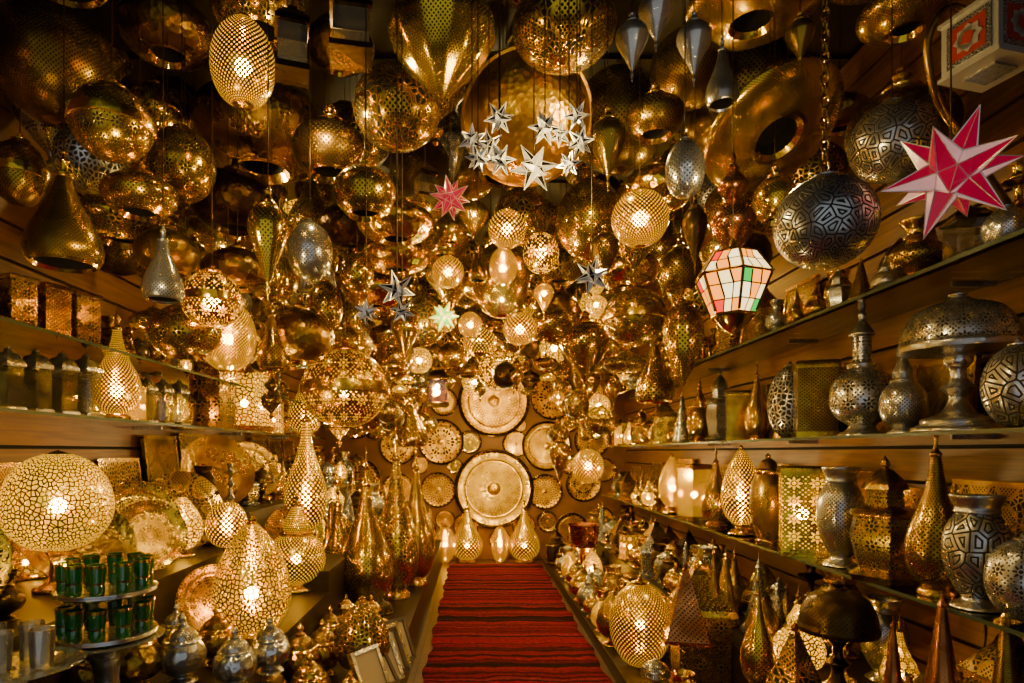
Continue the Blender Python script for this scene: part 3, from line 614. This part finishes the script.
def frames(x,y,zs):
    WH=simple('ivory_board',(.42,.34,.22,1),.5); DK=simple('dark_frame_wood',(.05,.025,.015,1),.4)
    for i in range(6):
        mb=MB(); M=Matrix.Rotation(.9+R.uniform(-.15,.15),3,'Z')@Matrix.Rotation(-.5+R.uniform(-.1,.1),3,'X'); w,h=.17,.22
        mb.box(M@Vector((0,0,0)),(w,.015,h),WH,M)
        for a,b,c,d_ in((0,h/2,w+.02,.02),(0,-h/2,w+.02,.02),(w/2,0,.02,h),(-w/2,0,.02,h)): mb.box(M@Vector((a,-.004,b)),(c,.026,d_),DK if i%2 else metal('silver'),M)
        mkobj('picture_frame',mb.mesh('fr'),(x+i*.012,y+i*.10,zs+.115))
    items.append((x+.05,y+.25,zs+.12,.2,.13,True))
frames(-.50,2.95,.33)

# right riser heroes
onr(.42,'spire',942,755,50,165,'copper','fine',0); onr(.42,'spire',1006,780,48,180,'antique','dots',0)
onr(.42,'tear',758,690,34,124,'brass','dots',0); onr(.10,'roof',700,690,60,142,'brass','rosette',0); onr(.10,'ball',640,668,60,92,'gold','dots',2.0)
onr(.42,'dome',838,700,74,120,'dark','dots',0); onr(.42,'pyr',795,712,56,90,'brass','medal',0); onr(.42,'pyr',686,640,44,80,'copper','dots',0)
onr(.42,'spire',714,640,24,96,'antique','dots',0); onr(.42,'spire',893,735,30,120,'copper','dots',0)
mb=MB(); mb.lathe([('B',CR([(0,0),(.12,0),(.15,.1),(.17,.22),(.18,.23),(.165,.22),(.14,.1),(0,.02)],3))],1,1,36,{'B':metal('copper','hammer')})
mkobj('copper_bucket',mb.mesh('bucket'),(1.16,6.6,.50)); items.append((1.16,6.6,.62,.18,.12,True))
mb=MB(); mb.lathe([('B',CR([(0,0),(.16,0),(.17,.03),(.06,.06),(.05,.3),(.13,.385),(.14,.4),(0,.4)],3))],1,1,28,{'B':metal('brass')}); mkobj('brass_pedestal',mb.mesh('ped'),(1.16,6.6,.10))

# ------------------------------------------------------------------ back wall trays
def tray(u,v,wp,mt='brass',pat='medal',lit=0):
    d=YB-.06; x,_,z=P(u,v,d); dia=wp*d/F; mb=MB(); M=Matrix.Rotation(math.pi/2,3,'X')
    tg={'H':metal(mt,'hammer'),'B':metal('bright'),'P':metal(mt,pat,lit),'D':metal('dark')}  # lit trays: glow put into the pierced pattern, no bulb behind
    pr=[('B',[(0,.10),(.06,.09),(.08,.06)]),('P',[(.08,.05),(.2,.05),(.34,.05)]),('B',[(.34,.06),(.355,.07),(.37,.05)]),('P',[(.37,.05),(.455,.06)]),('D',[(.46,.07),(.48,.1),(.5,.08),(.5,0)])]
    mb.lathe(pr,dia,dia*.5,56,tg,rot=M,ncell=nc(wp*.9,pat))
    mkobj('round_brass_wall_tray',mb.mesh('tray'),(x,YB-.003,z))
for t in [(494,401,72,'bright','dots',2.6),(553,397,46,'bright','rosette'),(441,442,46,'bright','rosette'),(547,446,50,'bright','dots',1.6),(494,489,80,'bright','rosette',2.0),(438,490,36,'bright','dots'),
          (470,442,24,'brass','dots'),(516,444,27,'bright','dots'),(570,421,22,'brass','dots'),(545,492,36,'bright','dots'),(590,400,34,'bright','dots'),(404,400,40,'bright','dots'),(592,440,36,'bright','dots'),(398,446,38,'bright','rosette'),(524,526,24,'brass','dots'),
          (444,402,28,'bright','dots'),(466,526,26,'brass','dots'),(398,490,34,'bright','dots'),(584,484,36,'bright','rosette'),(440,350,46,'bright','rosette'),(548,346,42,'bright','dots'),(495,335,40,'bright','dots'),(390,345,42,'bright','dots'),(594,350,38,'bright','rosette'),(420,530,32,'bright','dots'),(572,530,34,'bright','dots'),(355,420,38,'bright','dots'),(360,480,42,'bright','dots'),
          (523,366,18,'brass','dots'),(462,368,18,'brass','dots'),(420,465,18,'bright','dots'),(418,420,18,'brass','dots'),(571,465,20,'brass','dots'),(520,425,14,'bright','dots'),(455,466,16,'brass','dots'),(500,540,22,'bright','dots'),(445,520,20,'bright','dots'),(548,522,22,'brass','dots'),(602,520,26,'bright','dots'),(604,470,24,'bright','dots')]:
    tray(*t)
for u,w in((467,40),(525,40),(500,22),(445,26)):
    x=(u-U0)*8.3/F; h=(70 if w==40 else 40)*8.3/F
    stand('tear' if w==40 else 'ball',x,8.42 if w==40 else 8.35,0,w*8.3/F*.8,h,'gold','dots',2.8)

# ------------------------------------------------------------------ filler: the many further lanterns
lib={}
def libmesh(kind,ar,mt,pat,lit,n):
    k=(kind,ar,mt,pat,lit,n)
    if k not in lib: lib[k]=build(kind,.3,.3*ar,mt,pat,lit,ncell=n)
    return lib[k]
HK=[('ball',1.08),('ball',1.08),('egg',1.45),('saucer',.75),('pot',1.0),('drop',2.3),('bell',1.5),('band',1.05),('stack',2.6),('spike',1.3),('disc',.6)]
HM=['brass','brass','brass','brass','brass','antique','antique','silver','gold','dark']
HP=['dots','fine','fil','medal','rosette','arab','rosette']
def fillhang(n,xr,yr,zr,sr,plit,tries=16):
    c=0
    for _ in range(n*tries):
        if c>=n: break
        kd,ar=R.choice(HK); s=R.uniform(*sr)
        if ar>2: s*=.6
        x=R.uniform(*xr);y=R.uniform(*yr);z=R.uniform(*zr); hz=s*ar/2
        if abs(x)+s/2>XW-.03 or z+hz>ZC-.03: continue
        if (x+s/2>XW-.42 and z-hz<2.62) or (x-s/2<-XW+.42 and z-hz<2.36): continue
        if overlaps(x,y,z,s/2,hz) or occludes(x,y,z,s/2,hz): continue
        lit=LIT if R.random()<plit else 0; mt='gold' if lit else R.choice(HM); pt=R.choice(['dots','dots','fil','rosette']) if lit else R.choice(HP)
        if kd in('saucer',) : lit=0
        o=mkobj(engname(kd,mt),libmesh(kd,ar,mt,pt,lit,48 if y<3.8 else 32),(x,y,z),R.uniform(0,6),scale=s/.3)
        wire(o,hz-.004,ZC-z-hz+.004,s/.3); items.append((x,y,z,s/2,hz,False)); c+=1
    return c
cs=[fillhang(40,(-2,2),(2.4,3.6),(2.5,3.5),(.3,.5),.0),
fillhang(44,(-2.05,-1.0),(1.9,4.4),(2.36,3.4),(.24,.42),.0),
fillhang(70,(-2,2),(3.0,5.0),(2.5,3.5),(.26,.5),.06),
fillhang(100,(-2,2),(4.4,8.3),(2.35,3.5),(.24,.45),.18),
fillhang(60,(-1.95,1.95),(5.5,8.3),(2.2,3.3),(.2,.34),.28),
fillhang(34,(-1.6,-.6),(3.6,8.2),(1.75,2.5),(.2,.38),.18),
fillhang(26,(-1.62,-.95),(2.5,5.2),(1.95,2.6),(.18,.3),.1),
fillhang(30,(.85,1.65),(4.0,8.2),(1.75,2.5),(.18,.32),.2)]
print('fill',cs)
SK=[('tear',2.4),('eggstand',1.6),('urn',1.9),('jar',1.4),('vase',1.4),('tallvase',1.9),('mina',1.9),('box',1.6),('teapot',1.3),('dome',1.4),('roof',2.0),('candle',2.2),('cone',2.6)]
def fillstand(zs,xr,yr,dx,dy,sr,hmax,plit,skip=()):
    y=yr[0]
    kk=[q for q in SK if q[0] not in skip]
    while y<yr[1]:
        x=xr[0]+R.uniform(0,dx*.3)
        while x<=xr[1]:
            for _t in range(4):
                kd,ar=R.choice(kk); s=R.uniform(*sr)*(1-.12*_t)
                if ar>2.1: s*=.8
                if s*ar>hmax: s=hmax/ar
                xx=x+R.uniform(-.02,.02); yy=y+R.uniform(-.04,.04)
                if abs(xx)+s/2>2.085: continue
                if overlaps(xx,yy,zs+s*ar/2,s/2,s*ar/2) or occludes(xx,yy,zs+s*ar/2,s/2,s*ar/2): continue
                lit=LIT if R.random()<plit and kd in('tear','eggstand','box','urn') else 0; mt='gold' if lit else R.choice(HM+['silver']); pt=R.choice(['dots','rosette','fil']) if lit else R.choice(HP)
                mkobj(engname(kd,mt),libmesh(kd,ar,mt,pt,lit,40 if y<3 else 32),(xx,yy,zs+s*ar/2+.001),R.uniform(-.3,.3),scale=s/.3)
                items.append((xx,yy,zs+s*ar/2,s/2,s*ar/2,False)); break
            x+=dx
        y+=dy
for z,hm,pl in zip(ZR,(.5,.5,.5),(.4,.6,.9)):
    fillstand(z,(1.79,1.96),(1.5,8.2),.15,.15,(.16,.24),hm,pl)
for z,hm in ((1.99,.36),(1.66,.29)):
    fillstand(z,(-1.96,-1.80),(1.5,6.8),.12,.14,(.13,.21),hm,.6)
for a,b,z,y0,y1 in LR: fillstand(z,(a+.1,b-.06),(max(1.7,y0+.1),y1-.1),.18,.19,(.17,.30),.62,.5,('box','roof'))
for a,b,z,y0,y1 in RR: fillstand(z,(a+.08,b-.06),(2.2,8.1),.18,.19,(.17,.30),.58,.5)
cu=bpy.data.curves.new('power_cable','CURVE'); cu.dimensions='3D'; cu.bevel_depth=.004; s_=cu.splines.new('BEZIER'); pts=[(2.08,2.55,.93),(2.05,2.5,.7),(2.0,2.6,.5),(2.03,2.9,.425)]
s_.bezier_points.add(3)
for b,p in zip(s_.bezier_points,pts): b.co=p; b.handle_left_type=b.handle_right_type='AUTO'
cu.materials.append(BLACKM); o=bpy.data.objects.new('power_cable',cu); scene.collection.objects.link(o)

# ------------------------------------------------------------------ world & camera
w=bpy.data.worlds.new('World'); scene.world=w; w.use_nodes=True
bg=w.node_tree.nodes['Background']; bg.inputs[0].default_value=(.86,.93,1,1); bg.inputs[1].default_value=.36
cam=bpy.data.cameras.new('Camera'); cam.sensor_width=36; cam.lens=F*36/1024; cam.shift_x=(512-U0)/1024; cam.shift_y=(V0-341.5)/1024; cam.clip_start=.05
co=bpy.data.objects.new('Camera',cam); co.location=(0,0,CH); co.rotation_euler=(math.pi/2,0,0); scene.collection.objects.link(co); scene.camera=co
print('OBJECTS',len(bpy.data.objects),'items',len(items))
